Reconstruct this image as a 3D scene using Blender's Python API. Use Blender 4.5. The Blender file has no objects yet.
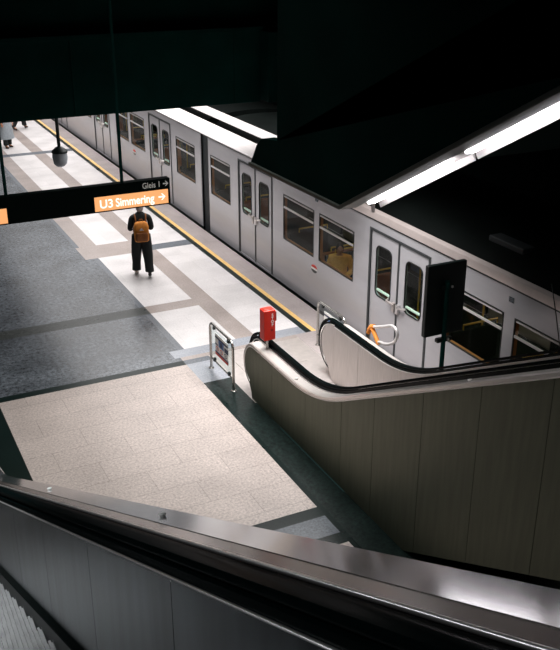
import bpy, bmesh, math, random
from mathutils import Vector, Matrix
random.seed(7)
C = bpy.context.scene.collection
S = bpy.context.scene
PI = math.pi

# ------------------------------------------------------------------ materials
def lin(c):
    return tuple((v/12.92 if v <= .04045 else ((v+.055)/1.055)**2.4) for v in [x/255 for x in c])

def mat(name, rgb, rough=.5, metal=0., var=.12, scale=6., bump=0., stretch=(1, 1, 1), spec=.5, detail=4, coat=0.):
    m = bpy.data.materials.new(name); m.use_nodes = True
    nt = m.node_tree; b = nt.nodes['Principled BSDF']
    c = lin(rgb)
    b.inputs['Roughness'].default_value = rough; b.inputs['Metallic'].default_value = metal
    b.inputs['Specular IOR Level'].default_value = spec
    if coat: b.inputs['Coat Weight'].default_value = coat; b.inputs['Coat Roughness'].default_value = .12
    tc = nt.nodes.new('ShaderNodeTexCoord'); mp = nt.nodes.new('ShaderNodeMapping')
    mp.inputs['Scale'].default_value = stretch
    n = nt.nodes.new('ShaderNodeTexNoise'); n.inputs['Scale'].default_value = scale; n.inputs['Detail'].default_value = detail
    r = nt.nodes.new('ShaderNodeValToRGB')
    r.color_ramp.elements[0].position = .3; r.color_ramp.elements[1].position = .7
    r.color_ramp.elements[0].color = (*[x*(1-var) for x in c], 1)
    r.color_ramp.elements[1].color = (*[min(1, x*(1+var)) for x in c], 1)
    L = nt.links.new
    L(tc.outputs['Object'], mp.inputs['Vector']); L(mp.outputs['Vector'], n.inputs['Vector'])
    L(n.outputs['Fac'], r.inputs['Fac']); L(r.outputs['Color'], b.inputs['Base Color'])
    if bump:
        bp = nt.nodes.new('ShaderNodeBump'); bp.inputs['Strength'].default_value = bump; bp.inputs['Distance'].default_value = .01
        L(n.outputs['Fac'], bp.inputs['Height']); L(bp.outputs['Normal'], b.inputs['Normal'])
    return m

def granite(name, rgb, rough=.3, speck=.35, bw=.9, bh=.45, joint=.55, off=.5, patch=.1, swap=False, spec=.5, grain=28):
    """polished stone slabs: fine speckle, slow patches, slab joints"""
    m = bpy.data.materials.new(name); m.use_nodes = True
    nt = m.node_tree; b = nt.nodes['Principled BSDF']; L = nt.links.new
    c = lin(rgb)
    b.inputs['Roughness'].default_value = rough; b.inputs['Specular IOR Level'].default_value = spec
    tc = nt.nodes.new('ShaderNodeTexCoord')
    n1 = nt.nodes.new('ShaderNodeTexNoise'); n1.inputs['Scale'].default_value = grain; n1.inputs['Detail'].default_value = 6
    n1.inputs['Roughness'].default_value = .8
    n2 = nt.nodes.new('ShaderNodeTexNoise'); n2.inputs['Scale'].default_value = 1.3; n2.inputs['Detail'].default_value = 4
    L(tc.outputs['Object'], n1.inputs['Vector']); L(tc.outputs['Object'], n2.inputs['Vector'])
    r = nt.nodes.new('ShaderNodeValToRGB')
    r.color_ramp.elements[0].position = .36; r.color_ramp.elements[1].position = .64
    r.color_ramp.elements[0].color = (*[x*(1-speck) for x in c], 1)
    r.color_ramp.elements[1].color = (*[min(1, x*(1+speck)) for x in c], 1)
    L(n1.outputs['Fac'], r.inputs['Fac'])
    mr = nt.nodes.new('ShaderNodeMapRange'); mr.inputs['From Min'].default_value = .3; mr.inputs['From Max'].default_value = .7
    mr.inputs['To Min'].default_value = 1-patch; mr.inputs['To Max'].default_value = 1+patch
    L(n2.outputs['Fac'], mr.inputs['Value'])
    mx = nt.nodes.new('ShaderNodeMix'); mx.data_type = 'RGBA'; mx.blend_type = 'MULTIPLY'; mx.inputs['Factor'].default_value = 1
    L(r.outputs['Color'], mx.inputs[6]); L(mr.outputs['Result'], mx.inputs[7])
    br = nt.nodes.new('ShaderNodeTexBrick')
    br.inputs['Scale'].default_value = 1; br.inputs['Brick Width'].default_value = bw; br.inputs['Row Height'].default_value = bh
    br.inputs['Mortar Size'].default_value = .006; br.inputs['Mortar Smooth'].default_value = .3; br.offset = off
    br.inputs['Color1'].default_value = (1, 1, 1, 1); br.inputs['Color2'].default_value = (.93, .93, .93, 1)
    br.inputs['Mortar'].default_value = (joint, joint, joint, 1)
    if swap:
        mp = nt.nodes.new('ShaderNodeMapping'); mp.inputs['Rotation'].default_value = (0, 0, PI/2)
        L(tc.outputs['Object'], mp.inputs['Vector']); L(mp.outputs['Vector'], br.inputs['Vector'])
    else:
        L(tc.outputs['Object'], br.inputs['Vector'])
    m2 = nt.nodes.new('ShaderNodeMix'); m2.data_type = 'RGBA'; m2.blend_type = 'MULTIPLY'; m2.inputs['Factor'].default_value = 1
    L(mx.outputs[2], m2.inputs[6]); L(br.outputs['Color'], m2.inputs[7]); L(m2.outputs[2], b.inputs['Base Color'])
    r3 = nt.nodes.new('ShaderNodeMapRange'); r3.inputs['To Min'].default_value = rough*.8; r3.inputs['To Max'].default_value = rough*1.25
    L(n2.outputs['Fac'], r3.inputs['Value']); L(r3.outputs['Result'], b.inputs['Roughness'])
    return m

def emit(name, rgb, strength):
    m = bpy.data.materials.new(name); m.use_nodes = True
    nt = m.node_tree; b = nt.nodes['Principled BSDF']; c = lin(rgb)
    b.inputs['Base Color'].default_value = (.02, .02, .02, 1); b.inputs['Emission Color'].default_value = (*c, 1)
    b.inputs['Emission Strength'].default_value = strength
    return m

def glass(name, tint, refl=.5, rough=.03):
    m = bpy.data.materials.new(name); m.use_nodes = True
    nt = m.node_tree; nt.nodes.clear(); L = nt.links.new
    o = nt.nodes.new('ShaderNodeOutputMaterial'); mx = nt.nodes.new('ShaderNodeMixShader')
    t = nt.nodes.new('ShaderNodeBsdfTransparent'); t.inputs['Color'].default_value = (*tint, 1)
    g = nt.nodes.new('ShaderNodeBsdfGlossy'); g.inputs['Roughness'].default_value = rough
    f = nt.nodes.new('ShaderNodeFresnel'); f.inputs['IOR'].default_value = 1.5
    mu = nt.nodes.new('ShaderNodeMath'); mu.operation = 'MULTIPLY'; mu.inputs[1].default_value = refl
    ge = nt.nodes.new('ShaderNodeNewGeometry'); iv = nt.nodes.new('ShaderNodeMath'); iv.operation = 'SUBTRACT'; iv.inputs[0].default_value = 1
    m3 = nt.nodes.new('ShaderNodeMath'); m3.operation = 'MULTIPLY'
    L(ge.outputs['Backfacing'], iv.inputs[1]); L(f.outputs['Fac'], mu.inputs[0]); L(mu.outputs['Value'], m3.inputs[0])
    L(iv.outputs['Value'], m3.inputs[1]); L(m3.outputs['Value'], mx.inputs['Fac'])
    L(t.outputs['BSDF'], mx.inputs[1]); L(g.outputs['BSDF'], mx.inputs[2]); L(mx.outputs['Shader'], o.inputs['Surface'])
    return m

def rubber(name, rgb):
    m = bpy.data.materials.new(name); m.use_nodes = True
    nt = m.node_tree; nt.nodes.clear(); L = nt.links.new; c = lin(rgb)
    o = nt.nodes.new('ShaderNodeOutputMaterial'); mx = nt.nodes.new('ShaderNodeMixShader')
    d = nt.nodes.new('ShaderNodeBsdfDiffuse'); g = nt.nodes.new('ShaderNodeBsdfGlossy'); g.inputs['Roughness'].default_value = .2
    n = nt.nodes.new('ShaderNodeTexNoise'); n.inputs['Scale'].default_value = 9
    r = nt.nodes.new('ShaderNodeValToRGB')
    r.color_ramp.elements[0].color = (*[x*.8 for x in c], 1); r.color_ramp.elements[1].color = (*[x*1.2 for x in c], 1)
    t = nt.nodes.new('ShaderNodeTexCoord'); L(t.outputs['Object'], n.inputs['Vector']); L(n.outputs['Fac'], r.inputs['Fac']); L(r.outputs['Color'], d.inputs['Color'])
    mx.inputs['Fac'].default_value = .035
    L(d.outputs['BSDF'], mx.inputs[1]); L(g.outputs['BSDF'], mx.inputs[2]); L(mx.outputs['Shader'], o.inputs['Surface'])
    return m
M = {}
M['dark'] = mat('dark_teal_shade', (10, 50, 46), .8, 0, .2, 1.5, spec=.06)  # teal lift of the unlit dark areas put into the colour
M['dark2'] = mat('black_teal_shade', (4, 27, 24), .9, 0, .25, 1.2, spec=.04)  # darker version, the teal shadow tint also put into the colour
M['soffit_edge'] = mat('dull_edge_metal', (96, 100, 96), .4, .6, .15, 3)
M['concrete'] = mat('dim_concrete', (34, 40, 38), .8, 0, .2, 1.6, .2)
M['tunnel'] = mat('dark_tunnel_surface', (2, 7, 6), .9, 0, .3, .8, .2, spec=.04)  # mottled near-black tone over track bed and tunnel wall
M['wgran'] = granite('white_granite_slabs', (226, 222, 222), .22, .10, .9, .6, .86)
M['ggran'] = granite('blue_grey_granite_slabs', (86, 91, 97), .23, .75, 1.2, .6, .8, patch=.35, spec=.62, grain=13)
M['lgran'] = granite('beige_speckled_granite_slabs', (184, 171, 165), .4, .36, 1.1, .55, .66)
M['bgran'] = granite('warm_grey_granite_band', (168, 157, 152), .22, .18, .8, .4, .9)
M['mgran'] = granite('mid_grey_granite_band', (104, 109, 116), .24, .3, 1.0, .5, .85)
M['sgran'] = granite('silver_granite_and_sheen', (158, 162, 170), .2, .2, 1.0, .5, .85)
M['kgran'] = granite('black_granite_and_shadow', (14, 30, 28), .28, .4, 1.0, .5, .8, spec=.25)
M['dgran'] = granite('dark_speckled_granite', (26, 38, 36), .32, .95, .9, .45, .85, patch=.15, spec=.25, grain=16)
M['dbgran'] = granite('dark_warm_granite_band', (70, 73, 72), .27, .4, .8, .4, .85, spec=.25)
M['yellow'] = mat('yellow_line_paint', (238, 196, 124), .4, 0, .1, 9)
M['edge'] = granite('warm_edge_granite', (176, 166, 164), .24, .14, .6, .6, .86)
M['steel'] = mat('brushed_steel', (186, 178, 174), .36, .5, .12, 5, 0, (14, 14, .7))
M['steel_out'] = mat('aged_steel_cladding', (104, 107, 92), .48, .7, .12, 2.2, 0, (6, 6, .6))
M['steel_dark'] = mat('dark_steel_reflection_streaks', (96, 104, 110), .24, .9, .4, 2.2, 0, (4, 4, .25))  # vertical tone streaks painted in for reflections of steps and lamps
M['deck'] = mat('polished_steel_deck', (188, 187, 189), .11, .9, .04, 4, 0, (5, .4, 5))
M['deck_far'] = mat('deck_with_lamp_reflection', (226, 219, 214), .22, .45, .02, 4, 0, (5, .4, 5))  # brighter copy of the deck, reflected lamp light put into its colour
M['deck_in'] = mat('steel_ledge_brown_reflection', (120, 108, 102), .25, .9, .15, 4, 0, (5, .4, 5))  # brown of the reflection on the steel ledge put into the colour
M['trim'] = mat('bright_steel_bead', (236, 232, 230), .28, .9, .05, 4)
M['rubber'] = rubber('black_handrail_rubber', (4, 11, 11))
M['blackm'] = mat('black_metal', (5, 20, 18), .45, .1, .2, 6)
M['core'] = mat('dark_core_fill', (10, 14, 13), .8)
M['tread'] = mat('cast_step_aluminium', (160, 158, 158), .42, .6, .15, 12)
M['landing'] = mat('landing_plate_metal', (206, 198, 194), .3, .5, .08, 9)
M['tube'] = mat('tubular_stainless_steel', (176, 174, 170), .25, .9, .08, 8)
M['red'] = mat('red_enamel', (222, 44, 26), .35, 0, .06, 6, coat=.3)
M['reddk'] = mat('dark_red_enamel', (150, 26, 16), .4, 0, .06, 6)
M['white'] = mat('white_lettering_paint', (240, 238, 234), .5, 0, .03, 6)
M['orange'] = mat('orange_sleeve', (232, 142, 56), .5, 0, .08, 9)
M['alu'] = mat('train_aluminium_paint', (184, 183, 187), .27, .25, .05, 1.5, 0, (3, .4, 3))
M['alu_lo'] = mat('train_light_grey', (205, 202, 202), .3, .2, .05, 3)
M['gutter'] = mat('train_roof_gutter', (206, 194, 190), .35, .3, .06, 3)
M['roof'] = mat('grimy_train_roof', (13, 17, 16), .7, .0, .3, 1.2, 0, (1, .5, 1), spec=.03)
M['seal'] = mat('dark_rubber_seal', (46, 50, 52), .55, 0, .1, 9)
M['sealk'] = mat('black_rubber_seal', (16, 22, 22), .5, 0, .1, 9)
M['lining'] = mat('orange_brown_lining', (150, 88, 44), .5, 0, .12, 4)
M['int_wall'] = mat('interior_dark_green_panel', (15, 30, 27), .6, 0, .15, 4, spec=.08)
M['seat'] = mat('dark_green_seat_cloth', (14, 28, 25), .8, 0, .2, 14, spec=.1)
M['seat_o'] = mat('orange_seat_back', (150, 84, 42), .6, 0, .15, 8)
M['yel'] = mat('yellow_grab_rail', (226, 186, 76), .4, 0, .05, 9)
M['glass'] = glass('train_window_glass', (.84, .92, .88), .35)
M['clear'] = glass('clear_acrylic', (.86, .9, .9), .7)
M['dome'] = mat('translucent_grey_dome', (168, 174, 180), .25, 0, .05, 6)
M['logo_b'] = mat('logo_black', (28, 28, 34), .4)
M['navy'] = mat('pictogram_navy', (32, 44, 76), .5)
M['blue'] = mat('pictogram_blue', (84, 118, 170), .5)
M['redp'] = mat('pictogram_red', (206, 52, 40), .5)
M['greenp'] = mat('dark_green_band', (22, 58, 48), .5)
M['sign_k'] = mat('sign_black_housing', (2, 12, 10), .5, 0, .1, 6, spec=.05)
M['sign_o'] = emit('backlit_orange_panel', (255, 176, 112), .95)
M['sign_w'] = emit('backlit_white_letters', (255, 244, 232), 1.25)
M['letter'] = mat('sign_white_letters', (236, 236, 232), .5, 0, .02)
M['lamp'] = emit('fluorescent_tube', (255, 250, 255), 12)
M['lamp_pl'] = emit('platform_fluorescent', (255, 248, 246), 14)
M['lampshell'] = mat('white_lamp_reflector', (236, 232, 230), .4, 0, .03)
M['cabinfill'] = emit('cabin_fill_glow', (255, 226, 186), 1.5)
M['skirtlamp'] = emit('comb_light_lens', (214, 222, 255), 6)
M['trough'] = mat('light_grey_trough_metal', (214, 209, 208), .35, .2, .06, 3, 0, (4, .3, 4))
M['cloth_k'] = mat('black_cloth', (13, 20, 21), .85, 0, .25, 18)
M['cloth_g'] = mat('grey_coat_wool', (150, 158, 164), .85, 0, .12, 18)
M['cloth_y'] = mat('mustard_yellow_jacket', (246, 176, 92), .8, 0, .15, 14)
M['cap'] = mat('pale_grey_knit', (188, 184, 184), .9, 0, .12, 30)
M['skin'] = mat('skin_tone', (176, 120, 88), .55, 0, .06, 12)
M['hair'] = mat('dark_hair', (30, 24, 20), .6, 0, .25, 30)
M['pack'] = mat('ochre_backpack_canvas', (206, 128, 46), .75, 0, .15, 14)
M['pack_d'] = mat('brown_backpack_trim', (122, 70, 24), .75, 0, .15, 14)
M['shoe_w'] = mat('white_shoe', (222, 218, 214), .6, 0, .05, 14)
M['shoe_k'] = mat('black_shoe', (14, 14, 15), .6, 0, .1, 14)
M['eye'] = mat('dark_eye', (24, 18, 16), .3)

# ------------------------------------------------------------------ mesh helpers
class MB:
    def __init__(s): s.v = []; s.f = []; s.m = []
    def add(s, vs, fs, mi=0):
        o = len(s.v); s.v += [tuple(p) for p in vs]
        for f in fs: s.f.append([i+o for i in f]); s.m.append(mi)
        return s
    def box(s, x0, x1, y0, y1, z0, z1, mi=0):
        v = [(x, y, z) for z in (z0, z1) for y in (y0, y1) for x in (x0, x1)]
        return s.add(v, [(0, 2, 3, 1), (4, 5, 7, 6), (0, 1, 5, 4), (2, 6, 7, 3), (0, 4, 6, 2), (1, 3, 7, 5)], mi)
    def prism(s, poly, axis, a, b, mi=0):
        """extrude a 2D polygon along axis (the other two coordinates in x,y,z order)"""
        def P(p, t):
            q = list(p); q.insert(axis, t); return q
        n = len(poly)
        v = [P(p, a) for p in poly]+[P(p, b) for p in poly]
        f = [list(range(n))[::-1], list(range(n, 2*n))]+[(i, (i+1) % n, n+(i+1) % n, n+i) for i in range(n)]
        return s.add(v, f, mi)
    def tube(s, pts, r, n=10, closed=False, mi=0, cap=True):
        pts = [Vector(p) for p in pts]; N = len(pts); rings = []; prev = None
        rr = r if isinstance(r, (list, tuple)) else [r]*N
        for i in range(N):
            if closed: t = pts[(i+1) % N]-pts[i-1]
            else: t = pts[min(i+1, N-1)]-pts[max(i-1, 0)]
            t.normalize()
            if prev is None:
                u = t.cross(Vector((0, 0, 1)))
                if u.length < .05: u = t.cross(Vector((1, 0, 0)))
            else: u = prev-t*prev.dot(t)
            u.normalize(); prev = u; w = t.cross(u)
            rings.append([pts[i]+(u*math.cos(2*PI*k/n)+w*math.sin(2*PI*k/n))*rr[i] for k in range(n)])
        v = [p for R in rings for p in R]; f = []
        for i in range(N if closed else N-1):
            a, b = i*n, ((i+1) % N)*n
            for k in range(n): f.append((a+k, a+(k+1) % n, b+(k+1) % n, b+k))
        if cap and not closed: f += [list(range(n))[::-1], list(range((N-1)*n, N*n))]
        return s.add(v, f, mi)
    def sweep(s, sec, path, mi=0, cap=True):
        """closed section of (x, n) swept along a (y, z) path"""
        N = len(path); n = len(sec); v = []
        for i, (y, z) in enumerate(path):
            a = path[max(i-1, 0)]; b = path[min(i+1, N-1)]
            ty, tz = b[0]-a[0], b[1]-a[1]; l = math.hypot(ty, tz) or 1
            ny, nz = tz/l, -ty/l
            for (x, h) in sec: v.append((x, y+ny*h, z+nz*h))
        f = [(i*n+k, i*n+(k+1) % n, (i+1)*n+(k+1) % n, (i+1)*n+k) for i in range(N-1) for k in range(n)]
        if cap: f += [list(range(n))[::-1], list(range((N-1)*n, N*n))]
        return s.add(v, f, mi)
    def lathe(s, prof, cx, cy, n=24, mi=0):
        v = [(cx+r*math.cos(2*PI*k/n), cy+r*math.sin(2*PI*k/n), z) for r, z in prof for k in range(n)]
        f = [(i*n+k, i*n+(k+1) % n, (i+1)*n+(k+1) % n, (i+1)*n+k) for i in range(len(prof)-1) for k in range(n)]
        f += [list(range(n))[::-1], list(range((len(prof)-1)*n, len(prof)*n))]
        return s.add(v, f, mi)
    def ball(s, c, rx, ry, rz, nu=14, nv=9, mi=0):
        v = []
        for i in range(nv+1):
            th = PI*i/nv
            for k in range(nu):
                v.append((c[0]+rx*math.sin(th)*math.cos(2*PI*k/nu), c[1]+ry*math.sin(th)*math.sin(2*PI*k/nu), c[2]+rz*math.cos(th)))
        f = [(i*nu+k, i*nu+(k+1) % nu, (i+1)*nu+(k+1) % nu, (i+1)*nu+k) for i in range(nv) for k in range(nu)]
        return s.add(v, f, mi)
    def loft(s, rings, mi=0):
        n = len(rings[0]); v = [p for R in rings for p in R]
        f = [(i*n+k, i*n+(k+1) % n, (i+1)*n+(k+1) % n, (i+1)*n+k) for i in range(len(rings)-1) for k in range(n)]
        f += [list(range(n))[::-1], list(range((len(rings)-1)*n, len(rings)*n))]
        return s.add(v, f, mi)
    def build(s, name, mats, parent=None, bevel=0, smooth=False, flip=True, ang=40, subdiv=0):
        loc = ROOT.get(parent, Vector((0, 0, 0))) if parent else Vector((0, 0, 0))
        me = bpy.data.meshes.new(name)
        if parent is None and s.v:       # top-level mesh: origin at the middle of its base
            xs, ys, zs = zip(*s.v)
            loc = Vector(((min(xs)+max(xs))/2, (min(ys)+max(ys))/2, min(zs)))
            if KEEP.get(name): loc = Vector((0, 0, 0))
        me.from_pydata([(p[0]-loc.x, p[1]-loc.y, p[2]-loc.z) for p in s.v], [], s.f)
        for mm in (mats if isinstance(mats, (list, tuple)) else [mats]): me.materials.append(mm)
        for p, i in zip(me.polygons, s.m): p.material_index = i
        if flip:
            bm = bmesh.new(); bm.from_mesh(me); bmesh.ops.remove_doubles(bm, verts=bm.verts, dist=1e-6)
            bmesh.ops.recalc_face_normals(bm, faces=bm.faces); bm.to_mesh(me); bm.free()
        if smooth:
            me.polygons.foreach_set('use_smooth', [True]*len(me.polygons)); me.set_sharp_from_angle(angle=math.radians(ang))
        o = bpy.data.objects.new(name, me); C.objects.link(o)
        if parent: o.parent = parent; ROOT[o] = loc
        else: o.location = loc; ROOT[o] = loc
        if bevel:
            b = o.modifiers.new('bevel', 'BEVEL'); b.width = bevel; b.segments = 2; b.limit_method = 'ANGLE'; b.angle_limit = math.radians(35)
        if subdiv:
            b = o.modifiers.new('sub', 'SUBSURF'); b.levels = subdiv; b.render_levels = subdiv
        return o

ROOT = {}
KEEP = {'floor': 1}
def thing(name, label, cat, loc, group=None):
    o = bpy.data.objects.new(name, None); C.objects.link(o); o.location = loc; o.empty_display_size = .2
    ROOT[o] = Vector(loc); tag(o, label, cat, group); return o
def tag(o, label, cat, group=None):
    o['label'] = label; o['category'] = cat
    if group: o['group'] = group
    return o
def struct(o): o['kind'] = 'structure'; return o
def rrect(u0, u1, v0, v1, r, n=5):
    P = []
    for cu, cv, a0 in ((u1-r, v0+r, -90), (u1-r, v1-r, 0), (u0+r, v1-r, 90), (u0+r, v0+r, 180)):
        for k in range(n+1):
            a = math.radians(a0+90*k/n); P.append((cu+r*math.cos(a), cv+r*math.sin(a)))
    return P
def holed(mb, u0, u1, v0, v1, hole, x0, x1, mi=0, n=5):
    """plate in a y-z plane from x0 to x1 with a rounded-rectangle hole (u0,u1,v0,v1,r)"""
    H = rrect(*hole, n=n); O = []
    for cu, cv in ((u1, v0), (u1, v1), (u0, v1), (u0, v0)): O += [(cu, cv)]*(n+1)
    N = len(H); v = []; f = []
    for x in (x0, x1):
        v += [(x, a, b) for a, b in H]+[(x, a, b) for a, b in O]
    for k in range(N):
        k2 = (k+1) % N; same = O[k] == O[k2]
        for base, rev in ((0, 0), (2*N, 1)):
            q = [base+k, base+k2, base+N+k2, base+N+k]
            if same: q = [base+k, base+k2, base+N+k]
            f.append(q[::-1] if rev else q)
        f.append((k, 2*N+k, 2*N+k2, k2))
        if not same: f.append((N+k, N+k2, 3*N+k2, 3*N+k))
    return mb.add(v, f, mi)

# ------------------------------------------------------------------ setting: floor
XB = [-6, -.8, 1.18, 1.3, 1.78, 4.98, 5.08, 5.16, 5.28, 5.50, 5.58, 6.32, 6.72, 7.42, 7.66, 7.79, 7.89, 8.36]
YB = [-4, 8.3, 8.52, 8.93, 9.15, 9.3, 11.3, 12.2, 13.25, 14.06, 14.24, 14.38, 14.7, 16.6, 17.0, 20.4, 20.8, 21.35, 31.9, 32.3, 60]
FM = ['wgran', 'ggran', 'lgran', 'bgran', 'mgran', 'kgran', 'dgran', 'dbgran', 'yellow', 'edge', 'landing', 'sgran']
def cell(x, y):
    if 9.3 < y < 11.3 and (5.58 < x < 7.42 or -.8 < x < 1.18): return None
    if y > 14.38:
        if x > 7.89: return 'edge'
        if x > 7.79: return 'yellow'
        if x > 7.66: return 'kgran'
        if y < 14.7: return 'sgran' if x > 4.98 else 'ggran'
        if y < 20.4:
            if x > 6.72: return 'wgran'
            if x > 6.32: return 'bgran'
            if 16.6 < y < 17: return 'bgran' if x > 5.28 else 'dbgran'
            if x > 5.28: return 'wgran'
            if x > 5.16: return 'mgran'
            return 'ggran'
        if y < 20.8: return 'mgran' if x > 6.32 else ('bgran' if x > 4.98 else 'ggran')
        if 31.9 < y < 32.3: return 'mgran'
        if x > 6.72: return 'wgran'
        if x > 6.32: return 'bgran'
        if y < 21.35 and x > 4.98: return 'bgran'
        if x > 5.5: return 'wgran'
        if x > 5.08: return 'bgran'
        if x > 4.98: return 'mgran'
        return 'ggran'
    if x > 7.42: return 'edge'
    if y > 14.24: return 'bgran' if x > 5.08 else 'ggran'
    if y > 14.06: return 'landing' if 5.58 < x < 7.42 else ('mgran' if x > 5.08 else ('kgran' if x > 1.3 else 'ggran'))
    if 5.58 < x < 7.42: return 'landing' if y > 12.2 else 'dgran'
    if x > 5.16: return 'sgran' if (y > 13.25) else 'dgran'  # paler cells by the barrier paint the sheen on the dark granite
    if x > 5.08: return 'sgran' if y > 13.25 else 'kgran'
    if x > 1.78:
        if 8.93 < y < 9.15 or 8.3 < y < 8.52: return 'kgran'
        if 8.52 < y < 8.93: return 'mgran'
        return 'lgran'
    if x > 1.3: return 'kgran'  # shadow band beside the near balustrade, painted as black floor
    return 'dgran'
fl = MB()
for i in range(len(XB)-1):
    for j in range(len(YB)-1):
        c = cell((XB[i]+XB[i+1])/2, (YB[j]+YB[j+1])/2)
        if c is None: continue
        x0, x1, y0, y1 = XB[i], XB[i+1], YB[j], YB[j+1]
        fl.add([(x0, y0, 0), (x1, y0, 0), (x1, y1, 0), (x0, y1, 0)], [(0, 1, 2, 3)], FM.index(c))
fl.add([(8.36, -4, 0), (8.36, 60, 0), (8.36, 60, -1.05), (8.36, -4, -1.05)], [(0, 1, 2, 3)], 6)
fo = struct(fl.build('floor', [M[k] for k in FM], flip=False))
fo.data.update()
# track bed, tunnel walls, hall shell
struct(MB().box(8.36, 12.6, -6, 60, -1.25, -1.05).build('trim_1', M['tunnel']))
struct(MB().box(12.2, 12.5, -6, 60, -1.05, 9.2).build('wall_right', M['tunnel']))
struct(MB().box(-6.3, -6, -6, 60, 0, 9.2).build('wall_left', M['dark2']))
struct(MB().box(-6, 12.5, -6.4, -6.1, -1, 9.2).build('wall_back', M['dark2']))
struct(MB().box(-6, 12.5, 60, 60.3, -1, 9.2).build('wall_far', M['concrete']))
# upper slab over the platform beyond the beam
struct(MB().box(-6, 12.2, 17.5, 60, 4.55, 4.75).build('ceiling', M['concrete']))
b = MB(); b.box(-6, 7.95, 17.0, 17.5, 3.98, 5.35); b.box(7.95, 12.2, 16.6, 17.5, 4.02, 5.35)
b.box(-6, 12.2, 16.9, 17.5, 5.35, 5.43); b.box(-6, 12.2, 17.15, 17.5, 5.43, 8.9)
for x in (-3, .6, 4.2, 7.4): b.box(x-.015, x+.015, 16.985, 17.0, 4.0, 5.35)
struct(b.build('trim_2', M['dark'], bevel=.01))
struct(MB().box(-6, 12.2, -6.1, 17.5, 8.9, 9.2).build('trim_3', M['dark2']))

# soffit and fascia above the far escalator: horizontal edge, then rising with the stairs
SL = .543
def soff(y): return 4.30 if y > 8.62 else 4.30+SL*(8.62-y)
fa = [(11.07, 4.28), (10.86, 4.58), (10.70, 4.70), (10.25, 4.76), (10.2, 8.9), (-4, 8.9), (-4, soff(-4)), (8.62, 4.30)]
struct(MB().prism([(y, z) for y, z in fa], 0, 5.02, 5.2).build('wall_divider', M['dark2']))
e = MB()
e.sweep([(4.985, -.02), (5.215, -.02), (5.215, .03), (4.985, .03)], [(11.05, 4.30), (8.62, 4.32), (-4, 4.32+SL*12.62)])
struct(e.build('trim_4', M['soffit_edge'], bevel=.008))
# inclined ceiling over the far escalator
ce = MB(); ce.prism([(8.4, 4.75), (8.4, 4.85), (-4, soff(-4)+.55), (-4, soff(-4)+.45)], 0, 5.2, 7.9)
struct(ce.build('trim_5', M['dark2']))

# ------------------------------------------------------------------ lights: soffit lamps with bodies, then unseen area lights
def strip_lamp(name, label, y0, group):
    """one fluorescent batten fixed under the rising soffit"""
    t = thing(name, label, 'light', (5.36, y0, soff(y0)), group)
    y1 = y0-1.62
    path = [(y0, soff(y0)+.03), (y1, soff(y1)+.03)]
    MB().sweep([(5.22, .0), (5.49, .0), (5.50, -.07), (5.515, -.07), (5.53, .07), (5.22, .07)], path).build('lamp_housing', M['lampshell'], t, bevel=.003)
    pa = [(y0-.14, soff(y0-.14)+.02), (y1+.1, soff(y1+.1)+.02)]
    MB().sweep([(5.25, -.035), (5.35, -.035), (5.35, -.0), (5.25, -.0)], pa).build('fluorescent_tube', M['lamp'], t, bevel=.012)
    return t
yy = 8.6
for k in range(6):
    strip_lamp('fluorescent_lamp', ['lowest fluorescent lamp of the row, starting at the corner of the soffit above the train',
        'second fluorescent lamp up the sloping soffit, running out at the right edge of the photo', 'third fluorescent lamp counted up the sloping soffit over the far escalator',
        'fourth fluorescent lamp up the sloping soffit above the far escalator', 'fifth fluorescent lamp up the sloping soffit above the far escalator',
        'highest fluorescent lamp of the row along the sloping soffit'][k], yy, 'fluorescent lamps along the sloping soffit')
    yy -= 1.66
MB().box(5.42, 5.45, 8.60, 8.63, 4.22, 4.36).build('lamp_bracket', M['steel'])
tag(bpy.data.objects['lamp_bracket'], 'small grey bracket hanging at the lower end of the fluorescent row', 'bracket')

def area(name, loc, sx, sy, power, rot=(0, 0, 0), col=(1, .97, .96)):
    l = bpy.data.lights.new(name, 'AREA'); l.shape = 'RECTANGLE'; l.size = sx; l.size_y = sy; l.energy = power; l.color = col
    o = bpy.data.objects.new(name, l); C.objects.link(o); o.location = loc; o.rotation_euler = rot; return o
def area2(*a, spread=180, **k):
    o = area(*a, **k); o.data.spread = math.radians(spread); return o
area2('platform_light', (7.3, 33, 4.42), 4.4, 31, 1150, spread=150)
area2('platform_light', (7.3, 19.6, 4.42), 4.4, 3.6, 180)
area2('platform_light', (0.0, 33, 4.42), .8, 31, 150)
area2('landing_fill', (6.6, 12.4, 4.6), 2.0, 2.8, 165, spread=110)  # unseen light added behind the divider to brighten landing and train side
area2('hall_light', (3.4, 11.0, 8.75), 5.0, 6.5, 108, spread=74, col=(.98, 1, .97))
area2('hall_light', (-.2, 7.0, 8.8), 1.0, 1.8, 55, spread=56, col=(.9, .97, 1))
area2('stair_light', (-1.1, 4.0, 7.15), .12, 7.0, 42, rot=(math.radians(-28.5), math.radians(-22), 0), col=(.93, .98, 1))

# ------------------------------------------------------------------ escalators
def zp(h, y, w=.75):
    K = 10.4-.2*h
    if y >= K+w: return h
    if y <= K-w: return h+SL*(K-y)
    return h+SL*(K+w-y)**2/(4*w)
def ypath(h, ya, yb):
    K = 10.4-.2*h
    ys = [ya]+[K+.75-1.5*i/12 for i in range(13)]+[yb]
    return [(y, zp(h, y)) for y in ys]
YT = -3.2
def circ(x, h, r, n=10): return [(x+r*math.cos(2*PI*k/n), h+r*math.sin(2*PI*k/n)) for k in range(n)]
def newel(cy, cz, r, a0, n=18):
    return [(cy+r*math.cos(math.radians(a0+(90-a0)*i/n)), cz+r*math.sin(math.radians(a0+(90-a0)*i/n))) for i in range(n+1)]
def bot(y): return max(0., (7.83-y)*SL)

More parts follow.
